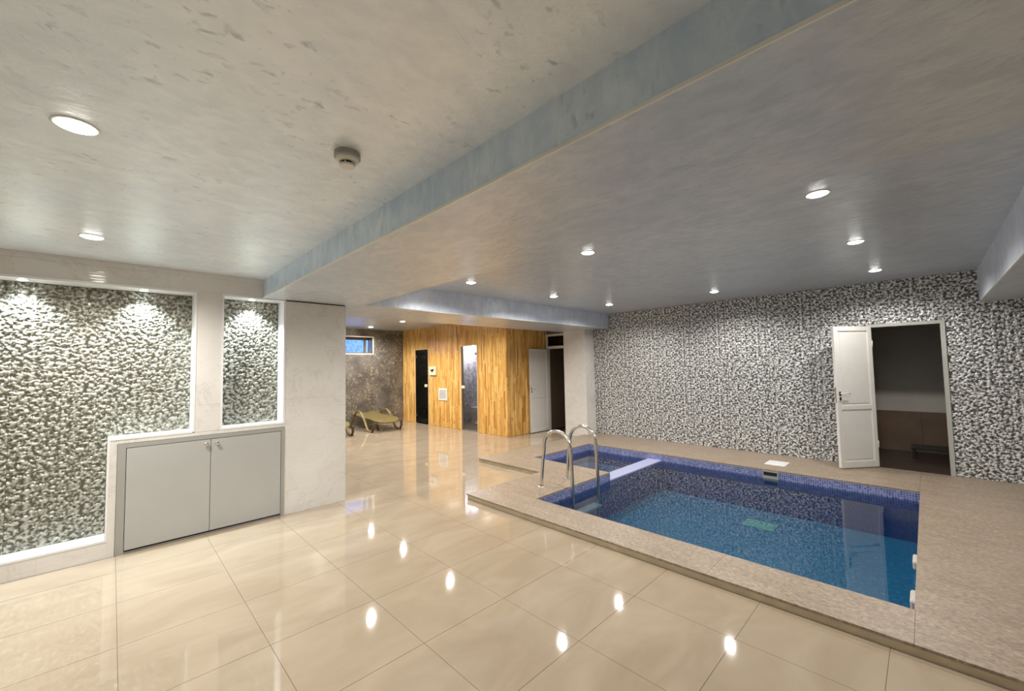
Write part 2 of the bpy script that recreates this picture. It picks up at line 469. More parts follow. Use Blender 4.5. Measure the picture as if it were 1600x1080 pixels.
def relief_wall(parent, u0, u1, v0, v1, holes, place, mat, amp, ustart=None):
    """cover the rectangle with panels; holes: (u0,u1,v0,v1). place(u,v)->matrix of the panel's corner."""
    rr = random.Random(3)
    us = u0 if ustart is None else ustart
    nu = int(math.ceil((u1 - us) / PW)); nv = int(math.ceil((v1 - v0) / PH))
    for b in range(nv):
        for a in range(nu):
            var = rr.randrange(4)
            a0, a1 = us + a * PW, us + (a + 1) * PW; b0, b1 = v0 + b * PH, v0 + (b + 1) * PH
            rects = [(max(a0, u0), min(a1, u1), b0, min(b1, v1))]
            for h in holes:
                nxt = []
                for r in rects:
                    if h[0] >= r[1] or h[1] <= r[0] or h[2] >= r[3] or h[3] <= r[2]: nxt.append(r); continue
                    if r[0] < h[0]: nxt.append((r[0], h[0], r[2], r[3]))
                    if r[1] > h[1]: nxt.append((h[1], r[1], r[2], r[3]))
                    lo, hi = max(r[0], h[0]), min(r[1], h[1])
                    if r[2] < h[2]: nxt.append((lo, hi, r[2], h[2]))
                    if r[3] > h[3]: nxt.append((lo, hi, h[3], r[3]))
                rects = nxt
            for r in rects:
                q = [int(round((r[0] - a0) / CELL)), int(round((r[1] - a0) / CELL)), int(round((r[2] - b0) / CELL)), int(round((r[3] - b0) / CELL))]
                if q[1] - q[0] < 3 or q[3] - q[2] < 3: continue
                o = bpy.data.objects.new('relief_panel', panel_mesh(var, *q, mat, amp)); link(o)
                o.parent = parent
                o.matrix_local = place(a0 + q[0] * CELL, b0 + q[2] * CELL)

# ------------------------------------------------------------------ FLOOR
GX0, GY0, TS = -2.0, 0.055, 0.598
allowed = [(WX, XR, YN, 1.94), (-10.7, XR, 1.94, 2.93), (-10.7, -3.76, 2.93, 4.20), (-10.7, -5.08, 4.20, 6.05), (-6.32, -5.08, 6.05, BY)]
base_rects = [(-10.9, XR, YN, 2.95), (-10.9, -3.74, 2.95, 4.22), (-10.9, -5.06, 4.22, 7.5)]
floor = boxes('floor', [(a, b, c_, d, -0.05, -0.002) for a, b, c_, d in base_rects], M['grout'])
tag(floor, 'polished cream 60 cm porcelain tile floor with thin beige joints', kind='structure')
_tc = {}
gp = 0.0013
for i in range(-16, 8):
    for j in range(-6, 13):
        x0, x1 = GX0 + i * TS, GX0 + (i + 1) * TS; y0, y1 = GY0 + j * TS, GY0 + (j + 1) * TS
        parts = []
        for a, b, c_, d in allowed:
            u0, u1, v0, v1 = max(x0 + gp, a), min(x1 - gp, b), max(y0 + gp, c_), min(y1 - gp, d)
            if u1 - u0 > 0.01 and v1 - v0 > 0.01: parts.append((u0 - x0, u1 - x0, v0 - y0, v1 - y0))
        if not parts: continue
        key = tuple(tuple(round(q, 4) for q in p) for p in parts)
        if key not in _tc:
            bm = bmesh.new()
            for p in parts: bx(bm, *p, -0.009, 0.0, bev=0.0)
            if len(parts) == 1:
                bm.free(); bm = bmesh.new(); bx(bm, *parts[0], -0.009, 0.0)
            o = obj('tile', bm, M['tile'], floor, loc=(x0, y0, 0)); _tc[key] = o.data
        else:
            o = bpy.data.objects.new('tile', _tc[key]); link(o); o.parent = floor; o.location = (x0, y0, 0)

# ------------------------------------------------------------------ CEILINGS
ceil = box('ceiling', (-5.0, XR, YN, 1.1, H1, 2.75), M['plaster'])
tag(ceil, 'pale silk plaster ceiling with dark flakes over the tiled entry area', kind='structure')
c2 = box('ceiling_pool', (-4.63, 0.48, 2.11, BY, H3, 2.75), M['plaster_pool']); tag(c2, 'grey beige plaster ceiling over the pool', kind='structure')
c3 = box('ceiling_sauna', (-10.9, -5.76, 2.11, BY, H4, 2.75), M['plaster_pool']); tag(c3, 'plaster ceiling in front of the wooden sauna', kind='structure')
# dropped beams: faces towards the entry and the pool are blue plaster, undersides grey beige
def beam(name, dims, label, side='plaster_lav'):
    bm = bmesh.new(); bx(bm, *dims)
    bm.normal_update()
    for f in bm.faces:
        f.material_index = 1 if abs(f.normal.z) < 0.5 else 0
    o = obj(name, bm, [M['plaster_pool'], M[side]]); tag(o, label, kind='structure'); return o
beam('ceiling_beam', (-10.9, XR, 1.1, 2.11, H2, 2.75), 'long dropped beam with blue plaster face crossing the room', 'plaster_blue')
beam('ceiling_beam', (-5.76, -4.63, 2.11, BY, H2, 2.75), 'dropped beam with pale blue face between pool and sauna')
beam('ceiling_beam', (0.48, XR, 2.11, BY, 2.17, 2.75), 'dropped beam along the right side of the pool ceiling')
def trim(nm, dims, mat, label): return tag(box(nm, dims, mat), label, kind='structure')
trim('trim_1', (-4.77, XR, 1.094, 1.1005, H2 - 0.004, H2 + 0.008), M['bead'], 'thin white corner bead along the lower edge of the long beam')
trim('trim_2', (-4.64, -4.627, 2.11, BY, H2 - 0.002, H2 + 0.010), M['bead'], 'thin white corner bead on the beam beyond the pool')
trim('trim_3', (0.474, 0.486, 2.11, BY, 2.168, 2.180), M['bead'], 'thin white corner bead on the right hand beam')

# ------------------------------------------------------------------ LEFT WALL with niches
wl = box('wall_left', (-5.30, -4.985, YN, 1.94, -0.002, 2.60), M['marble'])
tag(wl, 'cream marble wall with lit relief niches and built in cabinet', kind='structure')
T = H2
def mpanels(parent, x0, x1, y0, y1, z0, z1, dy=0.6, dz=0.6, y_is='y', zs=0.0):
    """cover a marble zone by slabs with hairline joints (panel objects)."""
    za = z0
    while za < z1 - 1e-4:
        zb = min(z1, (math.floor((za - zs) / dz + 1e-4) + 1) * dz + zs)
        box('marble_slab', (x0, x1, y0, y1, za + 0.0004, zb - 0.0004), M['marble'], parent, bev=0.0006)
        za = zb
for (y0, y1, z0, z1) in ((YN, -1.0, 2.262, H1), (-1.0, 0.2, 2.262, H1), (0.2, 1.1, 2.262, H1),
                         (0.556, 0.75, 0.949, 2.262), (1.31, 1.94, 0.0, H2 - 0.012), (YN, -1.2, 0.0, 0.132), (-1.2, 0.0, 0.0, 0.132),
                         (0.0, 0.046, 0.0, 0.948)):
    mpanels(wl, -4.985, WX, y0, y1, z0, z1, dz=1.2)
for (y0, y1, z0, z1) in ((0.046, 0.6, 0.915, 0.948), (0.6, 1.31, 0.915, 0.948)):
    mpanels(wl, -4.985, WX, y0, y1, z0, z1)
# corner end slabs (end face of wall towards the passage)
mpanels(wl, -5.30, -4.77, 1.94, 1.952, 0.0, H2 - 0.012, dz=1.2)
box('joint_strip', (-4.985, WX - 0.01, YN, 1.09, H1 - 0.006, H1 - 0.0005), M['gap'], wl)
box('joint_strip', (-4.985, WX - 0.01, 1.11, 1.945, H2 - 0.010, H2 - 0.0005), M['gap'], wl)
# white reveals of the two niches
r1 = trim('trim_4', (0, 0.001, 0, 0.001, 0, 0.001), M['white'], 'white painted reveal of the big stepped niche')
bpy.data.objects.remove(r1, do_unlink=True)
F = WX + 0.004; Bk = -4.985
boxes('niche_reveal', [(Bk, F, 0.540, 0.556, 0.955, 2.262), (Bk, F, YN, 0.540, 2.244, 2.262), (Bk, F, 0.0, 0.540, 0.948, 0.966),
                       (Bk, F, -0.014, 0.0, 0.132, 0.966), (Bk, F, YN, -0.014, 0.132, 0.148)], M['white'], wl)
boxes('niche_reveal', [(Bk, F, 1.292, 1.310, 0.948, 2.262), (Bk, F, 0.750, 0.766, 0.948, 2.262), (Bk, F, 0.766, 1.292, 2.244, 2.262), (Bk, F, 0.766, 1.292, 0.948, 0.966)], M['white'], wl)
place_x = lambda X: (lambda u, v_: Matrix(((0, 0, 1, X), (1, 0, 0, u), (0, 1, 0, v_), (0, 0, 0, 1))))
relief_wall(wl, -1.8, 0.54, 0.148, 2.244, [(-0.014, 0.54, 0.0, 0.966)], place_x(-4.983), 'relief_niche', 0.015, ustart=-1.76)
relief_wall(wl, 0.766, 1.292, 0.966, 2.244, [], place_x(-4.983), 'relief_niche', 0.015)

# cabinet under the niches
cabt = empty('storage_cabinet', (WX, 0.675, 0))
tag(cabt, 'built in low grey cabinet with two flush doors under the niches', 'cabinet')
def loc_box(name, dims, mat, parent, origin, bev=0.0):
    ox, oy, oz = origin
    return box(name, (dims[0] - ox, dims[1] - ox, dims[2] - oy, dims[3] - oy, dims[4] - oz, dims[5] - oz), mat, parent, bev)
O = (WX, 0.675, 0)
bm = bmesh.new()
for d in ((-4.98, -4.762, 0.048, 0.100, 0.0, 0.913), (-4.98, -4.762, 1.278, 1.308, 0.0, 0.913), (-4.98, -4.762, 0.100, 1.278, 0.877, 0.913), (-4.98, -4.775, 0.100, 1.278, 0.0, 0.012)):
    bx(bm, d[0] - O[0], d[1] - O[0], d[2] - O[1], d[3] - O[1], d[4], d[5])
obj('frame', bm, M['cab_frame'], cabt)
loc_box('back_panel', (-4.98, -4.86, 0.10, 1.278, 0.012, 0.877), M['gap'], cabt, O)
for (y0, y1, ky) in ((0.104, 0.6785, 0.645), (0.6825, 1.274, 0.727)):
    d = loc_box('door', (-4.782, -4.764, y0, y1, 0.028, 0.872), M['cab'], cabt, O, bev=0.001)
    bm = bmesh.new(); lathe(bm, [(0.0, 0.0), (0.010, 0.0), (0.008, 0.012), (0.016, 0.017), (0.018, 0.024), (0.014, 0.031), (0.0, 0.033)], 20, (-4.764 - O[0], ky - O[1], 0.832), 'x')
    obj('knob', bm, M['chrome'], d, smooth=True)

# ------------------------------------------------------------------ BACK WALL (relief tiles) and door
DX0, DX1, DZ1 = -0.555, 0.185, 1.985
wb = boxes('wall_back', [(-5.0, DX0, BY, BY + 0.12, -0.05, 2.62), (DX1, XR, BY, BY + 0.12, -0.05, 2.62), (DX0, DX1, BY, BY + 0.12, DZ1, 2.62)], M['grout'])
tag(wb, 'long wall of silver grey relief tiles behind the pool', kind='structure')
place_y = lambda u, v_: Matrix(((1, 0, 0, u), (0, 0, -1, BY), (0, 1, 0, v_), (0, 0, 0, 1)))
relief_wall(wb, -5.0, XR, DZ, H3, [(DX0, DX1, 0, DZ1)], place_y, 'relief', 0.010)
wr = tag(box('wall_right', (XR, XR + 0.1, YN, BY, -0.05, 2.7), M['plaster']), 'plain plaster wall right of the pool', kind='structure')
wn_ = tag(box('wall_near', (-5.3, XR + 0.1, YN - 0.1, YN, -0.05, 2.7), M['plaster']), 'plain plaster wall behind the viewer', kind='structure')

def leaf_parts(parent, w, h, mat, handle_side_x, flip=1):
    """panelled pvc leaf in local x 0..w, z 0..h, thickness around y=0."""
    t = 0.02; s = 0.062
    bm = bmesh.new()
    for d in ((0, s, -t, t, 0, h), (w - s, w, -t, t, 0, h), (s, w - s, -t, t, 0, 0.085), (s, w - s, -t, t, h - 0.065, h), (s, w - s, -t, t, 0.765, 0.825)):
        bx(bm, *d, bev=0.004)
    obj('leaf_frame', bm, mat, parent)
    for z0, z1 in ((0.085, 0.765), (0.825, h - 0.065)):
        bm = bmesh.new(); bx(bm, s - 0.002, w - s + 0.002, -0.006, 0.006, z0 - 0.002, z1 + 0.002)
        bx(bm, s + 0.024, w - s - 0.024, -0.012, 0.012, z0 + 0.024, z1 - 0.024, bev=0.002)
        obj('panel', bm, mat, parent)

def make_door(num, hinge, ang, w, h, label, handle_x, face):
    d = empty('door_%d' % num, hinge, ang); tag(d, label, kind='structure')
    leaf_parts(d, w, h, M['pvc'], handle_x)
    hx = w - 0.035
    bm = bmesh.new(); bx(bm, hx - 0.014, hx + 0.014, face * 0.020, face * 0.028, 0.88, 1.035) if face > 0 else bx(bm, hx - 0.014, hx + 0.014, face * 0.028, face * 0.020, 0.88, 1.035)
    pl = obj('lock_plate', bm, M['pvc'], d)
    bm = bmesh.new()
    ya, yb = sorted((face * 0.028, face * 0.034))
    bx(bm, hx - 0.014, hx + 0.016, ya, yb, 0.960, 1.008); bx(bm, hx - 0.012, hx + 0.012, ya, yb, 0.895, 0.935)
    tag(obj('keyhole', bm, M['black'], pl), 'black lock fitting')
    bm = bmesh.new(); tube(bm, [(hx, face * 0.028, 0.985), (hx, face * 0.058, 0.985), (hx - 0.02, face * 0.062, 0.985), (hx - 0.115, face * 0.062, 0.985)], 0.008, n=10, side=(0, 0, 1))
    obj('handle', bm, M['pvc'], d, smooth=True)
    bm = bmesh.new(); bx(bm, w - 0.001, w + 0.002, -0.008, 0.008, 0.86, 1.07)
    obj('lock_strip', bm, M['steel'], d)
    for z in (0.25, 1.6):
        bm = bmesh.new(); lathe(bm, [(0, 0), (0.009, 0), (0.009, 0.09), (0, 0.09)], 12, (-0.006, face * 0.012, z))
        obj('hinge', bm, M['pvc'], d, smooth=True)
    return d
def angle(a, b): return math.atan2(b[1] - a[1], b[0] - a[0])
hg = (-0.520, 7.375, 0.075); fr = (-0.870, 6.925)
make_door(1, hg, angle(hg, fr), 0.570, 1.885, 'white panelled plastic door standing open against the relief wall', 0, 1)
fr1 = boxes('trim_1_door', [(DX0, DX0 + 0.042, BY - 0.028, BY + 0.13, DZ, DZ1), (DX1 - 0.042, DX1, BY - 0.028, BY + 0.13, DZ, DZ1), (DX0 + 0.042, DX1 - 0.042, BY - 0.028, BY + 0.13, DZ1 - 0.042, DZ1)], M['frame_grey'])
fr1.name = 'trim_4'; tag(fr1, 'white frame of the doorway in the relief wall', kind='structure')

# room behind the right door
rw = boxes('wall_store', [(-1.7, 1.5, 9.0, 9.1, 0.68, 2.62), (-1.8, -1.7, 7.52, 9.1, 0.68, 2.62), (1.5, 1.6, 7.52, 9.1, 0.68, 2.62)], M['room_light'])
tag(rw, 'beige upper wall of the dark room behind the open door', kind='structure')
bm = bmesh.new()
for k in range(6): bx(bm, -1.7 + k * 0.535, -1.7 + k * 0.535 + 0.533, 8.995, 9.1, 0.0, 0.68, bev=0.001)
bx(bm, -1.8, 1.6, 9.1, 9.15, -0.05, 2.7); bx(bm, -1.8, -1.7, 7.52, 9.1, 0.0, 0.68); bx(bm, 1.5, 1.6, 7.52, 9.1, 0.0, 0.68)
tag(obj('trim_5', bm, M['room_brown']), 'brown wainscot tiles in the dark room', kind='structure')
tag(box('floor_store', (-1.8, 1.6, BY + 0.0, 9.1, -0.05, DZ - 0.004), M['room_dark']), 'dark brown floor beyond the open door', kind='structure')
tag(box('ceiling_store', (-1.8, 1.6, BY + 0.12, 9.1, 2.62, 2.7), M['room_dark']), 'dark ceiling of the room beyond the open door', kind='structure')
rack = empty('shoe_rack', (0.12, 8.55, DZ - 0.004)); tag(rack, 'low black rack on the floor inside the dark doorway', 'rack')
boxes('top', [(-0.34, 0.34, -0.2, 0.2, 0.13, 0.155)], M['black'], rack, bev=0.003)
for sx in (-0.31, 0.31):
    for sy in (-0.17, 0.17): box('leg', (sx - 0.015, sx + 0.015, sy - 0.015, sy + 0.015, 0, 0.13), M['black'], rack)

# ------------------------------------------------------------------ COLUMN and second doorway
col = box('wall_pier', (-5.56, -5.012, 7.082, BY + 0.12, -0.05, H2), M['marble'])
tag(col, 'cream marble pier between the side doorway and the relief wall', kind='structure')
for k in range(4):
    z0, z1 = k * 0.6, min((k + 1) * 0.6, H2)
    box('marble_slab', (-5.57, -5.0, 7.07, 7.082, z0 + 0.0005, z1 - 0.0005), M['marble'], col)
    box('marble_slab', (-5.012, -5.0, 7.0825, BY, z0 + 0.0005, z1 - 0.0005), M['marble'], col)
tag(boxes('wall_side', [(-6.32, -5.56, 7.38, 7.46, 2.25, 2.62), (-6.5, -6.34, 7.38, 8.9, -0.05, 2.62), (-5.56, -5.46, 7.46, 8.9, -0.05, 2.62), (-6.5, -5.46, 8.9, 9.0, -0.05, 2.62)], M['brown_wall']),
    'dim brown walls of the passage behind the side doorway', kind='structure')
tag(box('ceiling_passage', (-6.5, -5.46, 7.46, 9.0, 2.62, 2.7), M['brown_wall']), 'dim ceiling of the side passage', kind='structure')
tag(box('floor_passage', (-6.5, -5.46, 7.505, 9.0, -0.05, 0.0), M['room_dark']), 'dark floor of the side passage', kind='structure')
fr2 = boxes('trim_6', [(-6.34, -6.295, 7.36, 7.46, 0, 2.25), (-5.60, -5.56, 7.36, 7.46, 0, 2.25), (-6.295, -5.60, 7.36, 7.46, 1.905, 1.965), (-6.295, -5.60, 7.36, 7.46, 2.20, 2.25)], M['pvc'])
tag(fr2, 'white frame with transom bar of the side doorway', kind='structure')
w2 = tag(box('window_2', (-6.295, -5.60, 7.40, 7.406, 1.965, 2.20), M['glass_dark']), 'dark transom pane above the side doorway', kind='structure')
hg = (-6.285, 7.345, 0.012); fr = (-6.275, 6.68)
make_door(2, hg, angle(hg, fr), 0.64, 1.885, 'narrow white panelled door folded open against the sauna side', 0, 1)

# ------------------------------------------------------------------ SAUNA
sa = empty('sauna_cabin', (-8.6, 6.05, 0)); tag(sa, 'honey coloured pine clad sauna cabin with two glass doors', 'sauna')
SO = Vector((-8.6, 6.05, 0))
def sbox(name, d, mat, parent=None, bev=0.0): return loc_box(name, d, mat, parent or sa, SO, bev)
X0, X1, YF = -10.70, -6.32, 6.05
doors = [(-10.02, -9.335), (-7.935, -7.29)]; DT = 2.035
_bc = {}
def board(a, b, z0, z1, side=False):
    g = 0.0015; w = b - a; key = (round(w, 3), round(z0, 3), round(z1, 3), side)
    if key not in _bc:
        bm = bmesh.new()
        if side: bx(bm, -0.018, 0, g, w - g, z0, z1, bev=0.003)
        else: bx(bm, g, w - g, 0, 0.018, z0, z1, bev=0.003)
        o = obj('board', bm, M['wood'], sa); _bc[key] = o.data
    else:
        o = bpy.data.objects.new('board', _bc[key]); link(o); o.parent = sa
    o.location = (X1 - SO.x, a - SO.y, 0) if side else (a - SO.x, 0, 0)
cuts = [X0]
segs = [(X0, doors[0][0]), (doors[0][0], doors[0][1]), (doors[0][1], doors[1][0]), (doors[1][0], doors[1][1]), (doors[1][1], X1)]
for k, (a, b) in enumerate(segs):
    m = max(1, round((b - a) / 0.088)); st = (b - a) / m
    for q in range(m):
        board(a + q * st, a + (q + 1) * st, DT if k in (1, 3) else 0.0, H4)
m = 15; st = (7.38 - YF - 0.019) / m
for q in range(m): board(YF + 0.019 + q * st, YF + 0.019 + (q + 1) * st, 0.0, H4, True)
# dark core with two chambers
core = []
for a, b in ((X0, doors[0][0]), (doors[0][1], doors[1][0]), (doors[1][1], X1 - 0.019)): core.append((a, b, 6.07, 6.13, 0, H4))
for a, b in doors: core.append((a, b, 6.07, 6.13, DT, H4))
core += [(X1 - 0.08, X1 - 0.019, 6.13, 7.38, 0, H4), (-8.66, -8.6, 6.13, 7.38, 0, H4), (X0, X1 - 0.08, 7.38, 7.44, 0, H4), (X0, X0 + 0.05, 6.13, 7.38, 0, H4)]
bm = bmesh.new()
for d in core: bx(bm, d[0] - SO.x, d[1] - SO.x, d[2] - SO.y, d[3] - SO.y, d[4], d[5])
obj('frame_core', bm, M['brown_wall'], sa)
sbox('steam_lining', (-8.58, X1 - 0.10, 7.30, 7.375, 0.0, 2.4), M['steam'])
sbox('tiled_partition', (-8.598, -8.575, 6.14, 7.29, 0.0, 2.4), M['steam'])
sbox('bench', (-8.58, X1 - 0.10, 6.85, 7.295, 0.0, 0.45), M['room_light'], bev=0.01)
for i, ((a, b), gm) in enumerate(zip(doors, ('glass_dark', 'glass_grey'))):
    bm = bmesh.new()
    for d in ((a, a + 0.022, 6.035, 6.10, 0, DT), (b - 0.022, b, 6.035, 6.10, 0, DT), (a + 0.022, b - 0.022, 6.035, 6.10, DT - 0.022, DT)):
        bx(bm, d[0] - SO.x, d[1] - SO.x, d[2] - SO.y, d[3] - SO.y, d[4], d[5])
    tag(obj('door_frame', bm, M['edge_wood'], sa), 'pale wooden door edging')
    gd = sbox('glass_door', (a + 0.024, b - 0.024, 6.046, 6.054, 0.035, DT - 0.026), M[gm])
    tag(gd, 'smoked black glass door' if i == 0 else 'clear grey glass door')
    hx = (b - 0.11) if i == 0 else (a + 0.11)
    bm = bmesh.new(); bx(bm, hx - 0.055 - SO.x, hx + 0.055 - SO.x, 6.012 - 6.05, 6.044 - 6.05, 1.0, 1.07, bev=0.006)
    obj('handle', bm, M['cream_box'], gd)
    for z in (0.22, 1.82):
        x_ = (a + 0.06) if i == 0 else (b - 0.06)
        bm = bmesh.new(); bx(bm, x_ - 0.04 - SO.x, x_ + 0.04 - SO.x, -0.014, -0.005, z - 0.025, z + 0.025, bev=0.003)
        obj('hinge', bm, M['steel'], gd)
# control box and vent on the cladding
cb_ = empty('sauna_control', (-9.118, 6.05, 1.43)); tag(cb_, 'cream square control box with black emblem between the sauna doors', 'control box')
boxes('housing', [(-0.155, 0.155, -0.045, 0.0, -0.115, 0.115)], M['cream_box'], cb_, bev=0.006)
bm = bmesh.new()
pts = [(-0.10, 0.055), (-0.05, 0.03), (-0.01, 0.035), (0.02, 0.045), (0.09, 0.05), (0.055, 0.0), (0.01, -0.035), (-0.03, -0.02), (-0.06, 0.005)]
f1 = [bm.verts.new((x, -0.052, z)) for x, z in pts]; f2 = [bm.verts.new((x, -0.044, z)) for x, z in pts]
bm.faces.new(f1); bm.faces.new(f2[::-1])
for k in range(len(pts)): bm.faces.new([f1[k], f2[k], f2[(k + 1) % len(pts)], f1[(k + 1) % len(pts)]])
bmesh.ops.recalc_face_normals(bm, faces=bm.faces)
tag(obj('emblem', bm, M['black'], cb_), 'black shape on the box front')
vt = empty('wall_vent', (-8.69, 6.05, 0.83)); tag(vt, 'white framed ventilation grille low on the pine cladding', 'vent')
boxes('frame', [(-0.18, -0.145, -0.02, 0, -0.15, 0.15), (0.145, 0.18, -0.02, 0, -0.15, 0.15), (-0.145, 0.145, -0.02, 0, 0.115, 0.15), (-0.145, 0.145, -0.02, 0, -0.15, -0.115)], M['white'], vt, bev=0.002)
box('backing', (-0.145, 0.145, -0.004, 0, -0.115, 0.115), M['cab'], vt)
for k in range(9): box('slat', (-0.145, 0.145, -0.016, -0.004, -0.105 + k * 0.0255, -0.091 + k * 0.0255), M['pvc'], vt)

# ------------------------------------------------------------------ FAR WALL and window
WY0, WY1, WZ0, WZ1 = 3.75, 5.12, 1.935, 2.375
tag(boxes('wall_far', [(FX - 0.3, FX, 1.9, WY0, -0.05, 2.7), (FX - 0.3, FX, WY1, 7.5, -0.05, 2.7), (FX - 0.3, FX, WY0, WY1, -0.05, WZ0), (FX - 0.3, FX, WY0, WY1, WZ1, 2.7)], M['farwall']),
    'brown grey wall with golden flecks at the far end', kind='structure')
tag(box('wall_inner', (-10.9, -5.3, 1.8, 1.94, -0.05, 2.7), M['farwall']), 'wall hidden behind the marble end of the left wall', kind='structure')
wf = boxes('window_1', [(FX - 0.24, FX - 0.20, WY0, WY1, WZ0, WZ0 + 0.035), (FX - 0.24, FX - 0.20, WY0, WY1, WZ1 - 0.06, WZ1), (FX - 0.24, FX - 0.20, WY1 - 0.15, WY1 - 0.09, WZ0 + 0.035, WZ1 - 0.06),
                        (FX - 0.24, FX - 0.20, WY0, WY0 + 0.05, WZ0 + 0.035, WZ1 - 0.06), (FX - 0.24, FX - 0.20, 4.30, 4.34, WZ0 + 0.035, WZ1 - 0.06)], M['brown_wall'])
tag(wf, 'small high window with blue frosted pane in the far wall', kind='structure')
box('pane', (FX - 0.225, FX - 0.215, WY0 + 0.05, WY1 - 0.15, WZ0 + 0.035, WZ1 - 0.06), M['window_glass'], wf)
boxes('reveal_trim', [(FX - 0.01, FX + 0.012, WY0 - 0.03, WY1 + 0.03, WZ0 - 0.03, WZ0), (FX - 0.01, FX + 0.012, WY0 - 0.03, WY1 + 0.03, WZ1, WZ1 + 0.03), (FX - 0.01, FX + 0.012, WY1, WY1 + 0.03, WZ0, WZ1)], M['cream_box'], wf)
tag(box('wall_outer', (-6.6, -4.9, 9.0, 9.1, -0.05, 2.7), M['brown_wall']), 'outer wall behind the passage', kind='structure')

# ------------------------------------------------------------------ POOL DECK
deck = empty('pool_deck', (0, 0, 0)); tag(deck, 'raised beige travertine deck around the pool', kind='structure')
PX0, PX1, PY0, PY1 = -3.05, -0.12, 3.33, 6.30
QX0, QY0 = -4.43, 4.80
drects = [(-3.76, XR, 2.93, PY0), (-3.76, PX0, PY0, QY0), (-5.08, -3.76, 4.20, QY0), (-5.08, QX0, QY0, PY1), (-5.0, XR, PY1, BY), (-5.08, -5.0, PY1, 7.07), (PX1, XR, PY0, PY1)]
bm = bmesh.new()
for a, b, c_, d in ((-3.755, XR, 2.935, PY0 - 0.005), (-3.755, PX0 - 0.005, PY0 - 0.005, QY0 - 0.005), (-5.075, -3.755, 4.205, QY0 - 0.005), (-5.075, QX0 - 0.005, QY0 - 0.005, BY), (QX0 - 0.005, XR, PY1 + 0.005, BY), (PX1 + 0.005, XR, PY0 - 0.005, PY1 + 0.005)):
    bx(bm, a, b, c_, d, -0.05, 0.0445)
obj('riser', bm, M['trav_side'], deck)
def slabs(x_edges, y_edges, xo=0.0):
    for i in range(len(x_edges) - 1):
        for j in range(len(y_edges) - 1):
            box('deck_slab', (x_edges[i] + 0.0004, x_edges[i + 1] - 0.0004, y_edges[j] + 0.0004, y_edges[j + 1] - 0.0004, 0.046, DZ), M['trav'], deck, bev=0.001)
slabs([-3.765, -2.59, -1.13, -0.115, 1.05, XR], [2.925, PY0])
slabs([-3.765, PX0], [PY0, 4.20, QY0])
slabs([-5.085, -3.765], [4.195, QY0])
slabs([-5.085, QX0], [QY0, 5.4, PY1])
slabs([-5.0, -3.9, -2.7, -1.5, -0.12, 1.05, XR], [PY1, 6.85, BY])
slabs([-5.085, -5.0], [PY1, 7.07])
slabs([PX1, 1.05, XR], [PY0, 4.2, 5.0, 5.7, PY1])
# chipped pale mortar lumps on the right rim
for (y0, y1) in ((4.16, 4.33), (3.48, 3.66)):
    bm = bmesh.new()
    bx(bm, PX1 - 0.024, PX1 + 0.02, y0, y1, -0.02, 0.040, bev=0.009)
    tag(obj('mortar_patch', bm, M['patch'], deck), 'pale patch on the pool rim')

# ------------------------------------------------------------------ POOL
pool = empty('swimming_pool', (0, 0, -0.6)); tag(pool, 'blue mosaic swimming pool with small side basin beside the relief wall', 'pool')
WZ = -0.055; OZ = -0.6
def pbx(bm, *d): bx(bm, d[0], d[1], d[2], d[3], d[4] - OZ, d[5] - OZ)
def pobj(name, lst, mat, label=None):
    bm = bmesh.new()
    for d in lst: pbx(bm, *d)
    o = obj(name, bm, mat, pool)
    if label: tag(o, label)
    return o
t = 0.1; LB, HB = -0.078, 0.0395
def walls(z0, z1, e=0.0):
    return [(PX0 - t, PX0, PY0, QY0, z0, z1), (PX0 - t, PX1 + t, PY0 - t, PY0, z0, z1), (PX1, PX1 + t, PY0, PY1 + t, z0, z1),
            (QX0 - t, PX1, PY1, PY1 + t, z0, z1), (QX0 - t, QX0, QY0 - t, PY1, z0, z1), (QX0, PX0 - t, QY0 - t, QY0, z0, z1)]
sk0, sk1 = -1.625, -1.44
band = [w for w in walls(LB, HB) if not (w[2] == PY1)]
band += [(QX0 - t, sk0, PY1, PY1 + t, LB, HB), (sk1, PX1, PY1, PY1 + t, LB, HB)]
pobj('waterline_band', band, M['band'], 'lavender blue mosaic rows at the rim')
FZ = -0.50
pobj('basin_wall', walls(-0.6, LB), M['pool'])
pobj('basin_floor', [(PX0, PX1, PY0, PY1, -0.6, FZ)], M['pool_floor'])
pobj('shallow_basin_floor', [(QX0, -3.27, QY0, PY1, -0.6, -0.27)], M['shallow'], 'paler floor of the side basin')
pobj('divider', [(-3.27, -3.05, QY0, PY1, -0.6, -0.062)], M['pool'])
pobj('divider_cap', [(-3.27, -3.048, QY0, PY1, -0.062, -0.040)], M['ledge'], 'pale lavender top of the dividing ledge')
pobj('drain', [(-1.70, -1.36, 5.58, 5.84, FZ, FZ + 0.012)], M['drain'], 'pale green drain plate on the pool floor')
bm = bmesh.new()
for (a, b, c_, d) in ((QX0 + 0.001, -3.271, QY0 + 0.001, PY1 - 0.001), (-3.059, PX1 - 0.001, PY0 + 0.001, PY1 - 0.001)):
    bm.faces.new([bm.verts.new((x, y, WZ - OZ)) for x, y in ((a, c_), (b, c_), (b, d), (a, d))])
tag(obj('water', bm, M['water'], pool), 'still clear water')
pobj('skimmer', [(sk0, sk1, PY1 - 0.014, PY1 + 0.1, 0.029, 0.039), (sk0, sk0 + 0.014, PY1 - 0.014, PY1 + 0.1, LB, 0.029), (sk1 - 0.014, sk1, PY1 - 0.014, PY1 + 0.1, LB, 0.029),
                 (sk0 + 0.014, sk1 - 0.014, PY1 - 0.014, PY1 + 0.1, LB, -0.020)], M['cab_frame'], 'grey skimmer mouth in the far rim')
pobj('skimmer_throat', [(sk0 + 0.014, sk1 - 0.014, PY1 - 0.002, PY1 + 0.0045, -0.020, 0.029)], M['black'], 'dark opening of the skimmer')
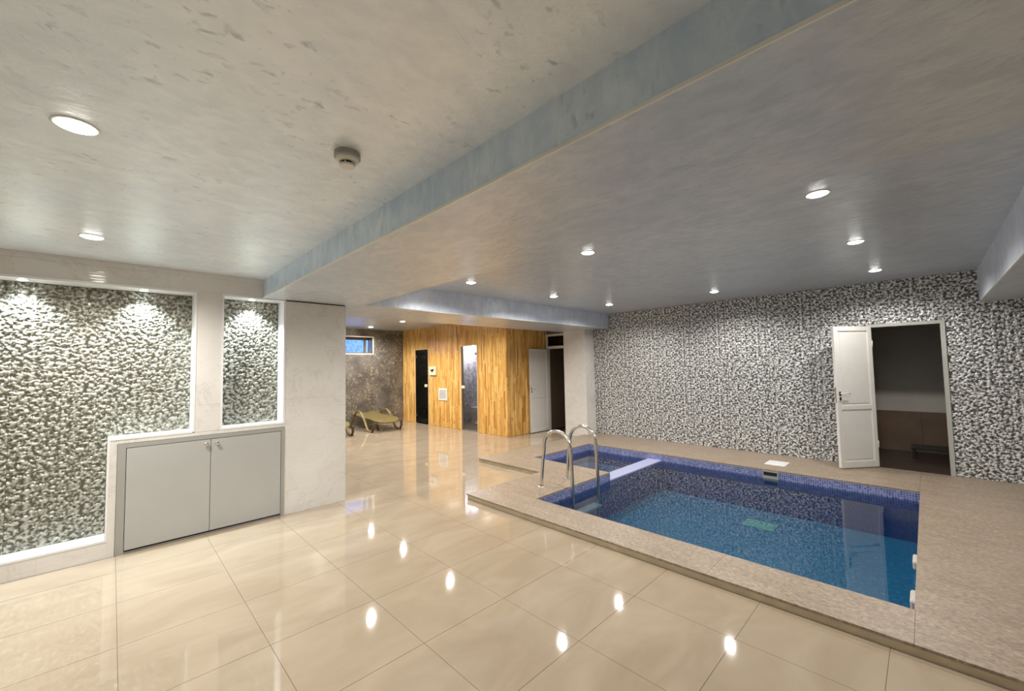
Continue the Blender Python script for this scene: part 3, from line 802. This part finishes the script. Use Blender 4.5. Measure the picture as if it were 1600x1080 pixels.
lid = empty('skimmer_lid', (-1.555, 6.75, DZ)); tag(lid, 'small white square skimmer lid set on the deck behind the pool', 'lid')
box('plate', (-0.125, 0.125, -0.15, 0.15, 0.0, 0.006), M['white'], lid, bev=0.002)
box('inner_cover', (-0.095, 0.095, -0.12, 0.12, 0.006, 0.009), M['white'], lid, bev=0.001)

# ladder
lad = empty('pool_ladder', (-3.30, 3.95, DZ)); tag(lad, 'stainless steel pool ladder with two arched handrails', 'ladder')
LO = Vector((-3.30, 3.95, DZ))
for y in (3.70, 4.20):
    pts = [(-3.300, 0.062), (-3.290, 0.2), (-3.272, 0.36), (-3.252, 0.48)]
    cx, cz, r_ = -3.050, 0.545, 0.197
    for k in range(0, 19):
        a = math.radians(185 - k * 190 / 18); pts.append((cx + r_ * math.cos(a), cz + r_ * math.sin(a)))
    pts += [(-2.848, 0.4), (-2.842, 0.2), (-2.84, 0.0), (-2.84, -0.25), (-2.85, -0.38), (-2.91, -0.45), (-3.0, -0.47), (-3.05, -0.47)]
    P3 = smooth_path([(x - LO.x, y - LO.y, z - LO.z) for x, z in pts], 3)
    bm = bmesh.new(); tube(bm, P3, 0.0205, n=16); h = obj('handrail', bm, M['steel'], lad, smooth=True)
    bm = bmesh.new(); lathe(bm, [(0, 0.0), (0.046, 0.0), (0.046, 0.006), (0.036, 0.013), (0.024, 0.016), (0.0, 0.017)], 24, (-3.30 - LO.x, y - LO.y, 0.0))
    obj('flange', bm, M['chrome'], h, smooth=True)
for z in (-0.17, -0.40):
    bm = bmesh.new(); bx(bm, -2.905 - LO.x, -2.795 - LO.x, 3.70 - LO.y, 4.20 - LO.y, z - 0.014 - LO.z, z + 0.014 - LO.z, bev=0.006)
    obj('tread', bm, M['tread'], lad)

# ------------------------------------------------------------------ SUN LOUNGERS
def make_lounger():
    r = empty('sun_lounger', (-9.9, 4.79, 0))
    o = Vector((-9.9, 4.79, 0))
    # bed: shallow slatted shell with rounded foot end and raised side lips
    prof = [(-10.58, 0.36), (-10.35, 0.325), (-10.0, 0.30), (-9.6, 0.29), (-9.35, 0.275), (-9.12, 0.235)]
    sm = smooth_path([(x, 0, z) for x, z in prof], 5)
    bm = bmesh.new(); rows = []
    nw = 12
    for i, p in enumerate(sm):
        s = max(0.0, (p.x - (-9.35)) / 0.23); hw = 0.325 * math.sqrt(max(0.05, 1 - 0.55 * min(1, s) ** 2))
        rows.append([(p.x, -hw + 2 * hw * k / nw, p.z + 0.03 * abs(2 * k / nw - 1) ** 4) for k in range(nw + 1)])
    top = [[bm.verts.new((x - o.x, y, z)) for x, y, z in rw_] for rw_ in rows]
    bot = [[bm.verts.new((x - o.x, y, z - 0.035)) for x, y, z in rw_] for rw_ in rows]
    for A, flip in ((top, 0), (bot, 1)):
        for a, b in zip(A, A[1:]):
            for k in range(nw):
                q = [a[k], b[k], b[k + 1], a[k + 1]]; bm.faces.new(q[::-1] if flip else q)
    n_ = len(rows)
    for i in range(n_ - 1):
        bm.faces.new([top[i][0], bot[i][0], bot[i + 1][0], top[i + 1][0]]); bm.faces.new([top[i][nw], top[i + 1][nw], bot[i + 1][nw], bot[i][nw]])
    for k in range(nw):
        bm.faces.new([top[0][k], top[0][k + 1], bot[0][k + 1], bot[0][k]]); bm.faces.new([top[-1][k], bot[-1][k], bot[-1][k + 1], top[-1][k + 1]])
    bmesh.ops.recalc_face_normals(bm, faces=bm.faces)
    obj('bed', bm, M['gold'], r, smooth=True)
    for y in (-0.365, 0.365):
        pts = [(-10.52, 0.018), (-10.45, 0.10), (-10.33, 0.27), (-10.18, 0.40), (-10.0, 0.455), (-9.86, 0.415), (-9.72, 0.30), (-9.60, 0.16), (-9.50, 0.05), (-9.40, 0.018), (-9.26, 0.018)]
        P3 = smooth_path([(x - o.x, y, z) for x, z in pts], 4)
        bm = bmesh.new(); tube(bm, P3, 0.032, 0.018, 12); obj('arm_loop', bm, M['gold'], r, smooth=True)
        P3 = smooth_path([(-9.27 - o.x, y, 0.018), (-9.19 - o.x, y * 0.97, 0.12), (-9.12 - o.x, y * 0.85, 0.24)], 4)
        bm = bmesh.new(); tube(bm, P3, 0.030, 0.016, 12); tag(obj('leg', bm, M['gold_dark'], r, smooth=True), 'darker front leg')
        P3 = [(-9.72 - o.x, y, 0.285), (-9.72 - o.x, y * 0.86, 0.27)]
        bm = bmesh.new(); tube(bm, P3, 0.022, 0.018, 10, side=(1, 0, 0)); obj('bracket', bm, M['gold'], r, smooth=True)
    return r
l1 = make_lounger(); tag(l1, 'olive gold plastic sun lounger standing in full view by the pine cladding', 'sun lounger', 'sun loungers at the far end')
l2 = l1.copy(); link(l2); l2.location = (-9.86, 3.56, 0)
for ch in list(l1.children):
    c_ = ch.copy(); link(c_); c_.parent = l2
tag(l2, 'olive gold sun lounger mostly hidden behind the marble wall end', 'sun lounger')

# ------------------------------------------------------------------ SMOKE DETECTOR
sd = empty('smoke_detector', (-1.735, 0.715, H1)); tag(sd, 'round ivory smoke detector on the pale ceiling', 'smoke detector')
bm = bmesh.new(); lathe(bm, [(0, 0), (0.054, 0), (0.055, -0.022), (0.050, -0.024), (0, -0.024)], 36); tag(obj('base', bm, M['detector_side'], sd, smooth=False), 'grey mounting base')
bm = bmesh.new(); lathe(bm, [(0, -0.0245), (0.049, -0.0245), (0.047, -0.034), (0.036, -0.041), (0, -0.041)], 36); obj('cover', bm, M['detector'], sd)
bm = bmesh.new()
lathe(bm, [(0, -0.0415), (0.026, -0.0415), (0.026, -0.052), (0, -0.052)], 30); tag(obj('chamber', bm, M['black'], sd), 'dark sensing slot')
bm = bmesh.new(); lathe(bm, [(0, -0.0525), (0.033, -0.0525), (0.031, -0.060), (0.0, -0.061)], 30); obj('cap', bm, M['detector'], sd)
for k in range(6):
    a = k * math.pi / 3 + 0.35; bm = bmesh.new(); bx(bm, 0.0255, 0.031, -0.002, 0.002, -0.0525, -0.0412)
    bmesh.ops.rotate(bm, verts=bm.verts, matrix=Matrix.Rotation(a, 3, 'Z')); obj('rib', bm, M['detector'], sd)

# ------------------------------------------------------------------ DOWNLIGHTS
def lamp_proto():
    r = empty('recessed_downlight')
    bm = bmesh.new(); lathe(bm, [(0.055, 0.0), (0.068, 0.0), (0.068, -0.002), (0.064, -0.004), (0.057, -0.004), (0.055, -0.002), (0.055, 0.0)], 32)
    obj('ring', bm, M['ring'], r, smooth=True)
    bm = bmesh.new(); lathe(bm, [(0.0545, -0.001), (0.053, -0.005), (0.045, -0.009), (0.030, -0.012), (0.0, -0.013)], 28)
    obj('diffuser', bm, M['lens'], r, smooth=True)
    return r
LD = {}
def light_data(kind, power, col, angle_, blend=0.6):
    if kind not in LD:
        d = bpy.data.lights.new(kind, 'SPOT'); d.energy = power; d.color = col; d.spot_size = math.radians(angle_); d.spot_blend = blend; d.shadow_soft_size = 0.04
        LD[kind] = d
    return LD[kind]
first = lamp_proto(); used = [False]
def downlight(x, y, z, label, group, ld, scale=1.0, cool=False):
    if not used[0]: r = first; used[0] = True
    else:
        r = first.copy(); link(r)
        for ch in list(first.children):
            if ch.type != 'MESH': continue
            c_ = ch.copy(); link(c_); c_.parent = r
            if cool and c_.name.startswith('diffuser'):
                c_.data = c_.data.copy(); c_.data.materials[0] = M['lens_cool']
    r.location = (x, y, z); r.scale = (scale,) * 3
    tag(r, label, 'ceiling light', group)
    L = bpy.data.objects.new('lamp_beam', ld); link(L); L.parent = r; L.location = (0, 0, -0.03)
    return r
lp = light_data('pool spot', P_POOL, WARM, 160); le = light_data('entry spot', P_ENTRY, WARM, 160); ls = light_data('sauna spot', P_SAUNA, WARM, 160)
ln = light_data('niche spot', P_NICHE, COOL, 104, 0.7)
G = 'downlights in the pool ceiling'
for x, y, lb in ((-0.43, 3.17, 'largest looking downlight of the pool ceiling, above the near right of the pool'),
                 (-2.18, 3.17, 'downlight in the middle of the pool ceiling, left of the largest one'),
                 (-3.93, 3.17, 'downlight closest to the left end of the pale blue beam'),
                 (-0.39, 4.73, 'middle downlight of the three in a row above the white door'),
                 (-0.37, 6.42, 'downlight nearest the relief wall above the white door'),
                 (-2.16, 6.37, 'downlight near the top of the relief wall, halfway along it'),
                 (-3.93, 4.78, 'downlight just in front of the pale blue beam'),
                 (-3.86, 6.22, 'downlight at the corner of relief wall and pale blue beam')):
    downlight(x, y, H3, lb, G, lp)
G = 'downlights over the entry floor'
for x, y, lb in ((-2.225, -0.12, 'big bright downlight in the pale ceiling at upper left'),
                 (-3.98, -0.12, 'smaller downlight in the pale ceiling close to the marble wall')):
    downlight(x, y, H1, lb, G, le)
G = 'downlights in front of the sauna'
for x, y, lb in ((-10.06, 4.77, 'downlight above the loungers near the far window'), (-8.50, 4.80, 'downlight in front of the smoked sauna door'),
                 (-6.58, 4.70, 'downlight before the grey glass sauna door, hidden by the beam'), (-6.58, 3.12, 'downlight above the passage, hidden by the beam'),
                 (-8.50, 3.12, 'downlight behind the marble wall end'), (-10.06, 3.12, 'downlight behind the marble wall in the far corner')):
    downlight(x, y, H4, lb, G, ls)
G = 'small spots in the niche tops'
for x, y, lb in ((-4.875, -0.512, 'left spot washing the big niche from its top'), (-4.875, 0.187, 'right spot washing the big niche from its top'),
                 (-4.875, 1.02, 'spot in the top of the narrow niche'), (-4.875, -1.2, 'spot of the big niche beyond the left picture edge')):
    downlight(x, y, 2.244, lb, G, ln, 0.5, True)
# lamp inside the steam room behind the grey glass door
sl = bpy.data.lights.new('steam lamp', 'POINT'); sl.energy = 80; sl.color = (1, 0.98, 0.95); sl.shadow_soft_size = 0.08
so = bpy.data.objects.new('steam_lamp', sl); link(so); so.location = (-8.30, 6.72, 2.0)
# daylight outside the small window comes from the world sky
